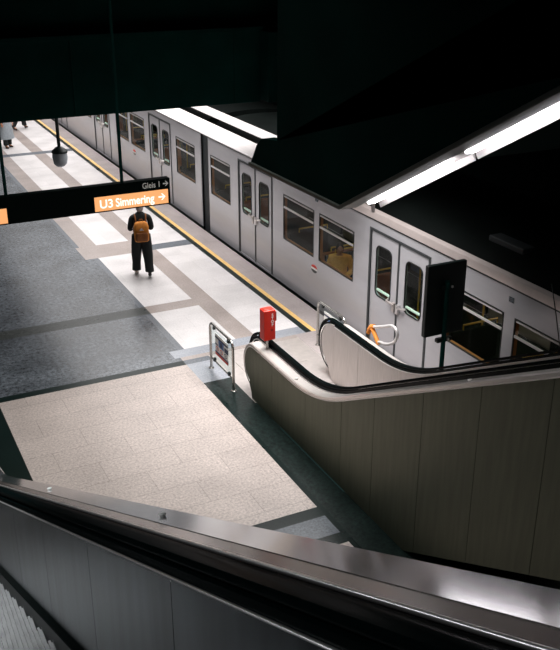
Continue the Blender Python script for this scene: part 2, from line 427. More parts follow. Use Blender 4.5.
def escalator(label, L, R, seams, outmat, inmat, lamp, up=0.):
    """L and R are (outer edge, handrail centre, skirt) x positions"""
    t = thing('escalator', label, 'escalator', ((L[0]+R[0])/2, 11, 0))
    for (xo, xr, xs), s in ((L, 1), (R, -1)):
        # outer cladding: separate sheets with open seams over a dark core
        cl = MB(); ys = [12.3]+seams+[YT]
        nw = newel(12.3, .6, .40, -62)
        cl.prism([(12.3, 0.0), (12.3, 1.0)]+nw[::-1]+[(12.40, .10), (12.38, 0)], 0, xo, xo+s*.012)
        for a, b_ in zip(ys, ys[1:]):
            a -= .004; b_ += .004
            sy = [a+(b_-a)*i/10 for i in range(11)]
            cl.prism([(y, zp(.985, y)) for y in sy]+[(y, bot(y)) for y in sy[::-1]], 0, xo, xo+s*.012)
        cl.build('side_cladding', outmat, t)
        co = MB(); sy = [12.55-i*.25 for i in range(64)]
        co.prism([(y, zp(.93, y)-(.14 if y > 12.4 else 0)) for y in sy]+[(y, bot(y)+.02+(.45 if y > 12.4 else 0)) for y in sy[::-1]], 0, xo+s*.014, xr+s*.05)
        co.build('balustrade_light_block', M['core'], t)  # dark fill added between the panels to block light
        # deck: outer nosing, flat cover, inner ledge
        g = xr-s*(.055 if lamp else .082)
        dp = newel(12.3, .6, .40, -62)+ypath(1.0, 12.2, YT)
        m1 = xo+(g-xo)*.56
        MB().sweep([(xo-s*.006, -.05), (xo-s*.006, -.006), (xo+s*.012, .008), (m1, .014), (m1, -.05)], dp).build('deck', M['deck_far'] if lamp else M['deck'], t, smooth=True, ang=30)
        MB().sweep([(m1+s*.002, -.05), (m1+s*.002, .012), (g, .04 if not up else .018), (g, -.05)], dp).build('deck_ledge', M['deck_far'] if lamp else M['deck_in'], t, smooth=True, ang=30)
        MB().sweep(circ(xo-s*.004, -.05, .008), dp).build('edge_bead', M['trim'], t, smooth=True, ang=80)
        # handrail loop
        hp = newel(12.40, .61+up/2, .43+up/2, -95, 22)+ypath(1.04+up, 12.2, YT)
        sec = [(xr+s*a, b_) for a, b_ in ((-.042, .0), (-.046, .016), (-.036, .03), (0, .036), (.036, .03), (.044, .016), (.04, .0))]
        MB().sweep(sec, hp).build('handrail', M['rubber'], t, smooth=True, ang=50)
        bp = newel(12.38, .61+up/2, .415+up/2, -80, 22)+ypath(1.03+up, 12.2, YT)
        MB().sweep(circ(g+s*.003, .022 if not up else -.052, .008), bp).build('guide_bead', M['trim'], t, smooth=True, ang=80)
        MB().sweep(circ(xr+s*.058, -.042, .010), bp).build('guide_bead', M['trim'], t, smooth=True, ang=80)
        MB().sweep([(xr-s*.05, -.12), (xr-s*.05, -.002), (xr+s*.052, -.002), (xr+s*.052, -.12)], bp).build('guide_track', M['rubber'], t)
        # inner panels
        ip = MB(); ys = [12.3, 11.5, 10.5, 9.5]+[9.5-1.2*i for i in range(1, 10)]+[YT]
        nw = newel(12.3, .62+up/2, .40+up/2, -62); xi = xr+s*.056
        ip.prism([(12.3, .015), (12.3, 1.0+up)]+nw[::-1]+[(12.38, .08), (12.36, .015)], 0, xi, xi+s*.012)
        for a, b_ in zip(ys, ys[1:]):
            a -= .003; b_ += .003
            sy = [a+(b_-a)*i/8 for i in range(9)]
            ip.prism([(y, zp(.982+up, y)) for y in sy]+[(y, zp(.015, y)) for y in sy[::-1]], 0, xi, xi+s*.012)
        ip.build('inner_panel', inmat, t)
        sp = ypath(.0, 11.62, YT)
        MB().sweep([(xs-s*.04, -.2), (xs-s*.04, .13), (xs, .10), (xs, -.2)], sp).build('skirt', M['steel_dark'] if lamp else M['blackm'], t)
        MB().sweep([(xs-s*.03, .118), (xs-s*.03, .135), (xs+s*.012, .112), (xs+s*.012, .096)], sp).build('skirt_brush', M['trim'] if lamp else M['rubber'], t)
    xa, xb = L[2]+.008, R[2]-.008
    # landing and comb
    for y0, y1 in ((11.32, 12.28), (12.29, 13.24), (13.25, 14.2)):
        MB().box(L[2]-.0 if y0 < 12.2 else L[0]+.3, R[2] if y0 < 12.2 else R[0]-.3, y0, y1, -.02, .012).build('landing_plate', M['landing'], t, bevel=.004)
    cb = MB().box(xa, xb, 11.12, 11.31, -.02, .014)
    nT = 28
    for k in range(nT):
        x = xa+(xb-xa)*(k+.5)/nT; cb.box(x-.008, x+.008, 11.0, 11.12, -.02, .012)
    cb.build('comb_plate', M['tread'], t)
    # steps: cleated tread with a ribbed riser
    st = MB(); nC = 34; p = (xb-xa)/nC; sec = []
    for k in range(nC):
        x = xa+p*k; sec += [(x, 0), (x+p*.52, 0), (x+p*.56, -.022), (x+p*.96, -.022)]
    sec += [(xb, 0)]
    base = ROOT[t]
    v = []; f = []
    for (x, z) in sec: v += [(x, 0, z), (x, -.39, z)]
    for i in range(len(sec)-1): f.append((2*i, 2*i+2, 2*i+3, 2*i+1))
    st.add(v, f)
    v = []; f = []
    for (x, z) in sec: v += [(x, z*.5, 0 if z == 0 else -.022), (x, -.03+z*.5, -.215)]
    for i in range(len(sec)-1): f.append((2*i, 2*i+2, 2*i+3, 2*i+1))
    st.add(v, f)
    st.box(xa, xb, -.385, -.035, -.20, -.03)
    n = 0; proto = None
    ylist = [(11.0, .0), (10.6, .03)]+[(10.2-.4*k, SL*.4*(k+1)-.09) for k in range(29)]
    for (y, z) in ylist:
        if proto is None:
            sv = st.v; st.v = [(a, b_+y, c_+z) for a, b_, c_ in sv]
            proto = st.build('step', M['tread'], t, flip=False); st.v = sv
            y0_, z0_ = y, z
        else:
            c = proto.copy(); C.objects.link(c); c.parent = t; c.location = (0, y-y0_, z-z0_)
    # underside
    MB().prism([(9.3, .0), (7.83, .0), (YT, bot(YT)), (YT, bot(YT)+.06), (7.83, .06), (9.3, .06)], 0, L[0]+.03, R[0]-.03).build('underside', M['core'], t)
    return t

es_far = escalator('far steel escalator rising beside the train with a red box on its deck',
    (5.60, 5.815, 5.96), (7.40, 7.155, 7.04), [11.62, 10.5, 9.46, 8.65, 7.63, 6.64, 5.65, 4.6, 3.5, 2.3, 1.0, -1], M['steel_out'], M['steel'], 1, .045)
es_near = escalator('near escalator in the foreground with dark steel panels and black handrail',
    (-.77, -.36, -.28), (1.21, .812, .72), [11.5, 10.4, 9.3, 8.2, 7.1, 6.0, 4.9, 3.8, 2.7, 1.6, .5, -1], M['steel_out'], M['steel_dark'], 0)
def bolt(x, y, z, par, r=.014):
    nrm = Vector((0, .477, .879)); u = Vector((1, 0, 0)); w = nrm.cross(u); m = MB(); rings = []
    for rr, h in ((r, 0), (r, .007), (r*1.4, .008), (r*1.3, .014), (r*.7, .018)):
        rings.append([Vector((x, y, z))+nrm*h+(u*math.cos(2*PI*k/14)+w*math.sin(2*PI*k/14))*rr for k in range(14)])
    m.loft(rings).build('bolt', M['white'], par, smooth=True)
for x, y in ((1.1, 3.46), (1.1, 6.34), (1.1, .9)): bolt(x, y, zp(1.0, y)+.014, es_near)
for x, y in ((5.66, 6.92), (5.66, 10.9)): bolt(x, y, zp(1.0, y)+.012, es_far, .02)
# comb light on the far skirt
MB().ball((7.018, 11.72, .055), .006, .075, .022).build('skirt_light', M['skirtlamp'], es_far, smooth=True)

# ------------------------------------------------------------------ train
def roofprof():
    half = [(8.50, 2.46), (8.56, 2.60), (8.66, 2.70), (8.85, 2.775), (9.1, 2.83), (9.5, 2.875), (9.95, 2.89)]
    return half+[(19.9-x, z) for x, z in half[::-1][1:]]
def train_car(label, y0, y1, wins, doors, marks):
    t = thing('train_car', label, 'train', (9.95, (y0+y1)/2, -1.05))
    X = 8.50
    for side in (0, 1):
        def fx(x): return x if side == 0 else 19.9-x
        sk = MB(); li = MB()
        ev = sorted([(a, b_, 'w') for a, b_ in wins]+[(a, b_, 'd') for a, b_ in doors])
        cur = y0
        for i, (a, b_, k) in enumerate(ev):
            if k == 'w':
                nx = ev[i+1][0] if i+1 < len(ev) else y1
                e_ = b_+min(.06, (nx-b_)/2)
                s_ = max(cur, a-.06)
                if s_ > cur: sk.box(fx(X), fx(X+.03), cur, s_, -.04, 2.46); li.box(fx(X+.035), fx(X+.09), cur, s_, .02, 2.40)
                holed(sk, s_, e_, -.04, 2.46, (a, b_, 1.0, 2.0, .07), fx(X), fx(X+.03))
                holed(li, s_, e_, .02, 2.40, (a+.01, b_-.01, 1.01, 1.99, .07), fx(X+.035), fx(X+.09))
                cur = e_
            else:
                sk.box(fx(X), fx(X+.03), cur, a, -.04, 2.46); li.box(fx(X+.035), fx(X+.09), cur, a, .02, 2.40)
                sk.box(fx(X), fx(X+.03), a, b_, 2.26, 2.46); sk.box(fx(X), fx(X+.03), a, b_, -.04, .0)
                cur = b_
        sk.box(fx(X), fx(X+.03), cur, y1, -.04, 2.46); li.box(fx(X+.035), fx(X+.09), cur, y1, .02, 2.40)
        sk.build('side_wall', M['alu'], t)
        li.build('inner_lining', M['lining'] if side == 0 else M['int_wall'], t)
        # gutter
        MB().prism([(fx(x), z) for x, z in ((X-.03, 2.44), (X-.045, 2.50), (X-.03, 2.57), (X+.05, 2.60), (X+.05, 2.44))], 1, y0, y1).build('roof_gutter', M['gutter'], t, smooth=True)
        MB().prism([(fx(x), z) for x, z in ((X-.012, 2.405), (X-.012, 2.425), (X+.01, 2.425), (X+.01, 2.405))], 1, y0, y1).build('drip_rail', M['seal'], t)
        for a, b_ in wins:
            fr = MB(); holed(fr, a+.004, b_-.004, 1.004, 1.996, (a+.022, b_-.022, 1.022, 1.978, .06), fx(X-.004), fx(X+.02))
            w = fr.build('window', M['sealk'], t)
            MB().box(fx(X+.008), fx(X+.016), a+.03, b_-.03, 1.03, 1.97).build('pane', M['glass'], w)
            if side == 0:
                m = MB(); m.box(X-.008, X+.018, a+.035, b_-.035, 1.70, 1.735); m.box(X-.008, X+.018, a+.05, b_-.05, 1.945, 1.965)
                m.build('window_bar', M['alu_lo'], w)
        for a, b_ in doors:
            mid = (a+b_)/2
            if side == 0:
                fr = MB(); fr.box(X-.012, X+.06, a, a+.05, .0, 2.26); fr.box(X-.012, X+.06, b_-.05, b_, .0, 2.26)
                fr.box(X-.012, X+.06, a+.05, b_-.05, 2.215, 2.26)
                fr.build('door_frame', M['seal'], t)
            for c0, c1, sg in ((a+.055, mid-.022, 1), (mid+.022, b_-.055, -1)):
                lf = MB(); gw = .5; gm = (c0+c1)/2-sg*.02
                holed(lf, c0, c1, .01, 2.21, (gm-gw/2, gm+gw/2, 1.03, 1.98, .11), fx(X+.012), fx(X+.05))
                d = lf.build('door', M['alu'], t)
                if side: continue
                gs = MB(); holed(gs, gm-gw/2-.0, gm+gw/2+.0, 1.03, 1.98, (gm-gw/2+.025, gm+gw/2-.025, 1.055, 1.955, .09), X+.006, X+.03)
                rr = rrect(gm-gw/2+.006, gm+gw/2-.006, 1.036, 1.974, .1)
                MB().prism(rr, 0, X+.024, X+.030).build('pane', M['glass'], d)
                ring = MB(); H = rrect(gm-gw/2, gm+gw/2, 1.03, 1.98, .11); 
                ring.tube([(X+.012, u, v_) for u, v_ in H], .014, 6, closed=True); ring.build('window_seal', M['sealk'], d)
                h = MB(); hy = mid-sg*.06
                h.box(X-.035, X+.01, hy-.035, hy+.035, .93, 1.10); h.tube([(X-.03, hy, 1.06), (X-.06, hy-sg*.05, 1.08), (X-.06, hy-sg*.16, 1.09), (X+.01, hy-sg*.22, 1.09)], .022, 8)
                h.build('handle', M['trim'] if sg > 0 else M['steel'], d, smooth=True)
                MB().tube([(X+.055, gm-.24, 1.12), (X+.055, gm+.24, 1.12)], .026, 8).build('grab_bar', M['white'], d, smooth=True)
            if side == 0:
                MB().box(X+.0, X+.03, mid-.02, mid+.02, .01, 2.21).build('door_seal', M['seal'], t)
    R_ = roofprof()
    MB().prism(R_+[(11.35, 2.44), (8.55, 2.44)], 1, y0, y1).build('roof', M['roof'], t, smooth=True, ang=50)
    MB().box(8.62, 11.28, y0+.05, y1-.05, -.02, .02).build('cabin_floor', M['int_wall'], t)
    MB().box(8.54, 11.36, y0+.05, y1-.05, -.55, -.05).build('underframe', M['blackm'], t)
    for ye in (y0, y1-.04):
        MB().box(8.52, 11.38, ye, ye+.04, -.04, 2.46).build('end_wall', M['seal'], t)
    # seats by every window, backs at both ends of the bay
    for a, b_ in wins:
        for (s0, s1, bk) in ((a-.02, a+.46, a-.06), (b_-.46, b_+.02, b_-.02)):
            m = MB(); m.box(8.66, 9.62, s0, s1, .36, .47); se = m.build('seat', M['seat'], t, bevel=.03)
            MB().box(8.66, 9.62, bk, bk+.08, .47, 1.08).build('seat_back', M['seat_o'] if bk < a else M['seat'], se, bevel=.03)
            MB().tube([(9.60, bk+.04, 1.0), (9.60, bk+.04, 1.16), (8.9, bk+.04, 1.16), (8.9, bk+.04, 1.0)], .018, 8).build('seat_handle', M['yel'], se, smooth=True)
            MB().box(8.8, 9.5, s0+.05, s1-.05, .02, .36).build('seat_base', M['int_wall'], se)
    for a, b_ in doors:
        for y in (a-.02, b_+.02):
            MB().tube([(9.66, y, .02), (9.66, y, 2.4)], .018, 8).build('grab_pole', M['yel'], t, smooth=True)
        MB().tube([(9.0, a, 1.78), (9.0, b_, 1.78)], .018, 8).build('grab_rail', M['yel'], t, smooth=True)
        MB().box(9.655, 9.675, b_+.04, b_+.34, 1.15, 1.7).build('notice_panel', M['blue'], t)
    MB().tube([(9.3, y0+.3, 1.85), (9.3, y1-.3, 1.85)], .018, 8).build('ceiling_rail', M['yel'], t, smooth=True)
    MB().box(9.75, 10.15, y0+.4, y1-.4, 2.36, 2.40).build('cabin_fill_strip', M['cabinfill'], t)  # glowing strip added to brighten the passenger in the dark cabin
    for y in marks:
        MB().box(X-.012, X+.0, y-.055, y+.055, 2.20, 2.285).build('indicator_lamp', M['steel_dark'], t, bevel=.01)
    return t
carA = train_car('silver train car nearest the camera, its windows beside the far escalator', 3.4, 21.27,
    [(3.95, 5.3), (8.15, 9.52), (9.75, 11.15), (14.08, 15.45), (15.66, 17.05), (19.9, 21.13)],
    [(5.72, 7.55), (11.64, 13.53), (17.58, 19.42)], [9.62, 15.56])
carB = train_car('silver train car behind the dark gap, further along the platform', 21.79, 39.7,
    [(22.2, 23.6), (26.3, 27.65), (27.9, 29.2), (32.2, 33.55), (33.8, 35.2), (38.1, 39.4)],
    [(24.0, 25.85), (29.95, 31.85), (35.85, 37.7)], [27.75])
# bellows between the cars belong to the nearer car
m = MB()
for k in range(6): m.box(8.56, 11.34, 21.28+k*.085, 21.28+k*.085+.06, -.3, 2.42)
m.build('gangway_bellows', M['seal'], carA)
# small round logos: red, white and black bars
def logo(y, z, par, kk):
    X = 8.5
    cs = [(y+.13*math.cos(2*PI*k/24), z+.0+.085*math.sin(2*PI*k/24)) for k in range(24)]
    def clip(lo, hi): 
        P = [(math.copysign(1, i-12.5)) for i in range(25)]
        out = []
        n = 16
        for k in range(n+1):
            zz = lo+(hi-lo)*k/n; d = .13*math.sqrt(max(0, 1-((zz)/.085)**2)); out.append((y+d, z+zz))
        for k in range(n, -1, -1):
            zz = lo+(hi-lo)*k/n; d = .13*math.sqrt(max(0, 1-((zz)/.085)**2)); out.append((y-d, z+zz))
        return out
    m = MB(); m.prism(clip(.025, .0849), 0, X-.006, X, 0); m.prism(clip(-.02, .02), 0, X-.005, X, 1); m.prism(clip(-.0849, -.025), 0, X-.006, X, 2)
    m.build('emblem', [M['redp'], M['white'], M['logo_b']], par)
logo(15.62, .77, carA, 0); logo(27.4, .78, carB, 1)
# roof vent box
MB().box(8.86, 9.1, 9.9, 10.7, 2.77, 2.87).build('roof_vent', M['seal'], carA, bevel=.02)

# hanging metal bands along the track, above the train's roof
for (xa, xb, z, lab) in ((7.50, 8.08, 3.0, 'broad white metal band hanging along the track above the train roof'),
                         (8.47, 8.82, 3.0, 'narrower pale metal band hanging behind the broad one above the train roof')):
    t = thing('hanging_band', lab, 'ceiling panel', ((xa+xb)/2, 21, z), 'metal bands hanging along the track')
    MB().prism([(xa, z-.02), (xa, z), (xa+.03, z+.012), (xb-.02, z+.03), (xb, z+.01), (xb, z-.02)], 1, 13.6, 29).build('band', M['trough'], t)
    for y in (25.5, 28.5):
        MB().tube([((xa+xb)/2, y, z), ((xa+xb)/2, y, 4.56)], .01, 6).build('hanger', M['blackm'], t)

# ------------------------------------------------------------------ sign
def text(s, size, x, y, z, mt, par, name='lettering', ext=.002, bold=.0, align='LEFT', rot=(PI/2, 0, 0)):
    cu = bpy.data.curves.new(name, 'FONT'); cu.body = s; cu.size = size; cu.extrude = ext; cu.offset = bold; cu.align_x = align
    o = bpy.data.objects.new(name, cu); C.objects.link(o)
    dg = bpy.context.evaluated_depsgraph_get()
    me = bpy.data.meshes.new_from_object(o.evaluated_get(dg))
    C.objects.unlink(o); bpy.data.objects.remove(o)
    me.name = name; me.materials.clear(); me.materials.append(mt)
    o = bpy.data.objects.new(name, me); C.objects.link(o)
    base = ROOT.get(par, Vector())
    o.parent = par; o.location = Vector((x, y, z))-base; o.rotation_euler = rot
    return o
SY = 15.03
sg = thing('hanging_sign', 'long black platform sign hanging from two rods with a lit orange panel', 'sign', (3.2, SY, 2.7))
MB().box(.95, 5.27, SY, SY+.16, 2.70, 3.165).build('housing', M['sign_k'], sg, bevel=.006)
p1 = MB().box(3.905, 5.225, SY-.006, SY, 2.725, 2.975).build('orange_panel', M['sign_o'], sg); p1['label'] = 'lit orange panel'
p2 = MB().box(.99, 2.44, SY-.006, SY, 2.725, 2.975).build('orange_panel', M['sign_o'], sg); p2['label'] = 'lit orange panel'
text('U3', .205, 3.985, SY-.008, 2.775, M['sign_w'], p1, bold=.004)
text('Simmering', .205, 4.27, SY-.008, 2.775, M['sign_w'], p1, bold=.0045).scale = (.80, 1, 1)
def arrow(x, z, s, y, mt, par):
    m = MB(); w = s*.11
    m.prism([(x, z-w), (x, z+w), (x+s*.72, z+w), (x+s*.72, z-w)], 1, y-.003, y)
    for sg_ in (1, -1):
        m.prism([(x+s, z), (x+s*.55, z+sg_*s*.45), (x+s*.36, z+sg_*s*.45), (x+s*.76, z)], 1, y-.003, y)
    m.build('arrow', mt, par)
arrow(5.045, 2.85, .13, SY-.007, M['sign_w'], p1)
text('Gleis 1', .14, 4.76, SY-.004, 3.03, M['letter'], sg, bold=.001).scale = (.86, 1, 1)
arrow(5.14, 3.078, .10, SY-.002, M['letter'], sg)
for x in (2.47, 4.43):
    MB().tube([(x, SY+.08, 3.16), (x, SY+.08, 8.9)], .028, 10).build('hanging_rod', M['dark'], sg, smooth=True)

# ------------------------------------------------------------------ dome camera on a pole
cx, cy = 4.22, 18.7
cm = thing('dome_camera', 'dome camera hanging on a black pole over the bright platform', 'camera', (cx, cy, 2.62))
MB().tube([(cx, cy, 3.05), (cx, cy, 4.55)], .035, 12).build('pole', M['blackm'], cm, smooth=True)
MB().lathe([(.02, 3.10), (.07, 3.08), (.155, 3.01), (.165, 2.985), (.16, 2.97), (.10, 2.96)], cx, cy).build('cap', M['blackm'], cm, smooth=True)
MB().lathe([(.145, 2.97), (.155, 2.86), (.13, 2.74), (.08, 2.69), (.03, 2.68)], cx, cy).build('dome', M['dome'], cm, smooth=True)
MB().lathe([(.115, 2.965), (.12, 2.9), (.118, 2.80), (.06, 2.775)], cx, cy).build('inner_housing', M['cloth_g'], cm, smooth=True)
MB().lathe([(.06, 2.775), (.085, 2.74), (.075, 2.70), (.03, 2.688)], cx, cy).build('lens_unit', M['blackm'], cm, smooth=True)

# ------------------------------------------------------------------ barriers at the escalator landing
def barrier(label, x, ya, yb):
    t = thing('barrier', label, 'barrier', (x, (ya+yb)/2, 0), 'steel barriers at the escalator landing')
    H = .90; r = .12; pts = [(x, ya, 0)]
    for k in range(7):
        a = PI-PI/2*k/6; pts.append((x, ya-r*math.cos(a)*(-1)*(-1) if False else ya-r-r*math.cos(a), H-r+r*math.sin(a)))
    for k in range(7):
        a = PI/2-PI/2*k/6; pts.append((x, yb+r-r*math.cos(a), H-r+r*math.sin(a)))
    pts.append((x, yb, 0))
    MB().tube(pts, .024, 12).build('frame', M['tube'], t, smooth=True)
    MB().tube([(x, ya, .22), (x, yb, .22)], .016, 10).build('crossbar', M['tube'], t, smooth=True)
    for y in (ya, yb): MB().lathe([(.05, 0), (.05, .012), (.03, .02)], x, y).build('base_plate', M['tube'], t)
    y0, y1 = yb+.06, ya-.06
    pn = MB().box(x-.004, x+.004, y0, y1, .27, .84).build('clear_panel', M['clear'], t)
    L_ = (y1-y0)
    for y in (y0+.12, y1-.12):
        MB().box(x-.02, x+.02, y-.025, y+.025, .82, .885).build('clamp', M['blackm'], t)
        MB().box(x-.02, x+.02, y-.025, y+.025, .21, .275).build('clamp', M['blackm'], t)
    # notice with pictograms, seen from both sides
    a, b_ = y0+L_*.18, y1-L_*.2
    n = MB()
    n.box(x-.007, x+.007, a, b_, .38, .78, 0)
    n.box(x-.008, x+.008, a, b_, .70, .735, 1)
    n.box(x-.008, x+.008, a, b_, .38, .43, 3); n.box(x-.0085, x+.0085, a, b_, .43, .46, 1)
    w = (b_-a)
    for k in range(3):
        u = a+w*(k+.5)/3
        n.prism([(u+.06*math.cos(2*PI*i/16), .515+.045*math.sin(2*PI*i/16)) for i in range(16)], 0, x-.0085, x+.0085, 3 if k else 1)
        n.prism([(u+.045*math.cos(2*PI*i/16), .515+.032*math.sin(2*PI*i/16)) for i in range(16)], 0, x-.009, x+.009, 0)
        n.box(x-.0095, x+.0095, u-.012, u+.012, .495, .535, 1)
    n.box(x-.0085, x+.0085, a+w*.3, a+w*.72, .575, .70, 2); n.box(x-.009, x+.009, a+w*.42, a+w*.6, .59, .69, 1)
    n.box(x-.0085, x+.0085, a, a+w*.25, .575, .66, 1); n.box(x-.0085, x+.0085, a+w*.78, b_, .575, .6, 1)
    n.build('notice', [M['white'], M['navy'], M['blue'], M['redp']], t)
    return t
barrier('steel tube barrier with notice panel on the floor left of the red box', 5.43, 13.74, 12.75)
barrier('steel tube barrier with notice panel between the far escalator and the train', 7.59, 13.77, 12.77)

# ------------------------------------------------------------------ red box on a post
bx, by = 5.74, 12.06
rb = thing('emergency_box', 'red upright box on a short steel post at the end of the escalator deck', 'emergency box', (bx, by, 1.0))
MB().tube([(bx, by, 1.017), (bx, by, 1.2)], .03, 12).build('post', M['tube'], rb, smooth=True)
MB().box(bx-.10, bx+.10, by-.085, by+.085, 1.19, 1.70).build('body', M['red'], rb, bevel=.012)
MB().box(bx+.10, bx+.125, by-.07, by+.07, 1.50, 1.66).build('side_flap', M['reddk'], rb, bevel=.006)
MB().box(bx-.08, bx+.06, by-.06, by+.06, 1.70, 1.712).build('top_panel', M['red'], rb, bevel=.004)
for k, ch in enumerate('STOP'):
    text(ch, .062, bx+.045, by-.0865, 1.60-k*.056, M['white'], rb, bold=.002, align='CENTER')
MB().tube([(bx+.03, by-.085, 1.37), (bx+.03, by-.1, 1.37)], .02, 12).build('lock', M['reddk'], rb)

# ------------------------------------------------------------------ handrail loop with orange sleeve
lp = thing('handrail_loop', 'bent steel rail loop with an orange sleeve above the far escalator deck', 'handrail', (7.55, 11.6, 0))
pts = [(11.93, 1.02), (11.86, 1.13), (11.72, 1.175), (11.5, 1.27), (11.3, 1.36), (11.2, 1.375), (11.12, 1.34), (11.1, 1.25), (11.16, 1.14), (11.3, 1.04), (11.45, .98), (11.58, .955), (11.66, .90), (11.68, .7), (11.68, 0)]
def smoothp(P, n=4):
    out = []
    for i in range(len(P)-1):
        p0, p1, p2, p3 = P[max(i-1, 0)], P[i], P[i+1], P[min(i+2, len(P)-1)]
        for k in range(n):
            u = k/n
            out.append(tuple(.5*((2*p1[j])+(-p0[j]+p2[j])*u+(2*p0[j]-5*p1[j]+4*p2[j]-p3[j])*u*u+(-p0[j]+3*p1[j]-3*p2[j]+p3[j])*u**3) for j in range(len(p1))))
    return out+[P[-1]]
MB().tube([(7.55, y, z) for y, z in smoothp(pts)], .026, 10).build('rail', M['alu_lo'], lp, smooth=True)
MB().tube([(7.55, y, z) for y, z in ((11.945, .98), (11.92, 1.06), (11.86, 1.13), (11.78, 1.16))], .040, 10).build('sleeve', M['orange'], lp, smooth=True)
MB().tube([(7.55, y, z) for y, z in ((11.86, 1.12), (11.75, 1.03), (11.62, .90))], .036, 10).build('sleeve', M['orange'], lp, smooth=True)
MB().tube([(7.55, 11.93, 1.02), (7.55, 11.93, 0)], .024, 10).build('stanchion', M['tube'], lp, smooth=True)

# ------------------------------------------------------------------ display board on a post, seen from behind
dx, dy = 7.63, 10.0
db = thing('display_board', 'black square board seen from behind on a dark post by the train', 'display', (dx, dy, 0))
MB().box(7.30, 7.97, dy+.04, dy+.12, 1.70, 2.80).build('board', M['blackm'], db, bevel=.01)
MB().tube([(7.62, dy, 0), (7.62, dy, 2.55)], .035, 12).build('post', M['dark'], db, smooth=True)
MB().box(7.55, 7.75, dy-.01, dy+.05, 2.42, 2.48).build('bracket', M['blackm'], db, bevel=.005)
MB().box(7.50, 7.76, dy-.02, dy+.05, 1.60, 1.66).build('bracket', M['blackm'], db, bevel=.005)
MB().ball((7.69, dy-.02, 2.46), .02, .02, .02).build('bolt', M['trim'], db, smooth=True)
MB().ball((7.68, dy-.03, 1.64), .02, .02, .02).build('bolt', M['trim'], db, smooth=True)

# thin cable and bracing rods in the dark on the right
o = MB().tube([(7.9, 8.24, 3.06), (7.9, 8.1, 2.7), (7.9, 7.97, 2.33), (7.9, 7.85, .0)], .007, 6).build('cable', M['blackm'], smooth=True)
tag(o, 'thin dark cable hanging in front of the train at the right edge', 'cable')
br = thing('brace', 'faint dark steel brace of two rods in the ceiling at upper right', 'brace', (7.0, 11, 5.2))
MB().tube([(8.6, 10.76, 5.15), (8.6, 10.76, 8.9)], .035, 8).build('rod', M['soffit_edge'], br, smooth=True)
MB().tube([(8.6, 9.6, 5.6), (8.6, 10.76, 7.4)], .03, 8).build('rod', M['soffit_edge'], br, smooth=True)

# ------------------------------------------------------------------ people
def skin(nodes, edges, sub=2):
    """grow a continuous tapering surface over connected joints: nodes = [(xyz, rx, ry)]"""
    me = bpy.data.meshes.new('sk'); me.from_pydata([n[0] for n in nodes], edges, [])
    o = bpy.data.objects.new('sk', me); C.objects.link(o)
    o.modifiers.new('s', 'SKIN'); 
    for i, n in enumerate(nodes):
        d = me.skin_vertices[0].data[i]; d.radius = (n[1], n[2] if len(n) > 2 else n[1]); d.use_root = (i == 0)
    sb = o.modifiers.new('b', 'SUBSURF'); sb.levels = sub; sb.render_levels = sub
    bpy.context.view_layer.update()
    r = bpy.data.meshes.new_from_object(o.evaluated_get(bpy.context.evaluated_depsgraph_get()))
    bpy.data.objects.remove(o)
    V = [tuple(v.co) for v in r.vertices]; F = [list(p.vertices) for p in r.polygons]
    bpy.data.meshes.remove(r)
    return V, F
def chain(nodes, edges, pts, frm=None):
    k = frm
    for p in pts:
        nodes.append(p); i = len(nodes)-1
        if k is not None: edges.append((k, i))
        k = i
    return k
def hand(nodes, edges, wrist_i, w, d, out):
    """palm and five curled fingers from wrist w along d, thumb towards out"""
    d = Vector(d).normalized(); out = Vector(out).normalized(); nrm = d.cross(out)
    w = Vector(w); p = w+d*.05
    pi = chain(nodes, edges, [(tuple(p), .026, .018)], wrist_i)
    for k, l in enumerate((.068, .078, .073, .056)):
        s = out*(.027-.018*k); b0 = p+s+d*.035
        chain(nodes, edges, [(tuple(b0), .010), (tuple(b0+d*l*.5+nrm*.006), .009), (tuple(b0+d*l*.85+nrm*.026), .0075)], pi)
    tb = w+d*.03+out*.03
    chain(nodes, edges, [(tuple(tb), .011), (tuple(tb+d*.035+out*.018), .0095), (tuple(tb+d*.062+out*.02+nrm*.01), .008)], wrist_i)
def head(mb, c, yaw=0, s=1.0, mi=0):
    """skull with brow, nose, chin, ears; faces +y turned by yaw"""
    nu, nv = 28, 20; V = []
    for i in range(nv+1):
        th = PI*i/nv
        for k in range(nu):
            ph = 2*PI*k/nu
            x, y, z = math.sin(th)*math.cos(ph), math.sin(th)*math.sin(ph), math.cos(th)
            px, py, pz = x*.074, y*.094, z*.115
            if z < -.1: t_ = (-z-.1)/.9; px *= 1-.28*t_; py = py*(1-.2*t_)+.012*t_
            if y > .2:
                g = math.exp(-(x/.16)**2)*math.exp(-((z+.14)/.17)**2); py += .022*g
                g2 = math.exp(-((abs(x)-.36)/.16)**2)*math.exp(-((z-.08)/.1)**2); py -= .009*g2
                g3 = math.exp(-(x/.3)**2)*math.exp(-((z+.52)/.06)**2); py += .005*g3
                g4 = math.exp(-(x/.4)**2)*math.exp(-((z+.82)/.12)**2); py += .008*g4
            g5 = math.exp(-((y+.05)/.16)**2)*math.exp(-(z/.22)**2)*(1 if abs(x) > .8 else 0); px += math.copysign(.013*g5, x)
            V.append((px*s, py*s, pz*s))
    ca, sa = math.cos(yaw), math.sin(yaw)
    V = [(c[0]+x*ca-y*sa, c[1]+x*sa+y*ca, c[2]+z) for x, y, z in V]
    F = [(i*nu+k, i*nu+(k+1) % nu, (i+1)*nu+(k+1) % nu, (i+1)*nu+k) for i in range(nv) for k in range(nu)]
    mb.add(V, F, mi)
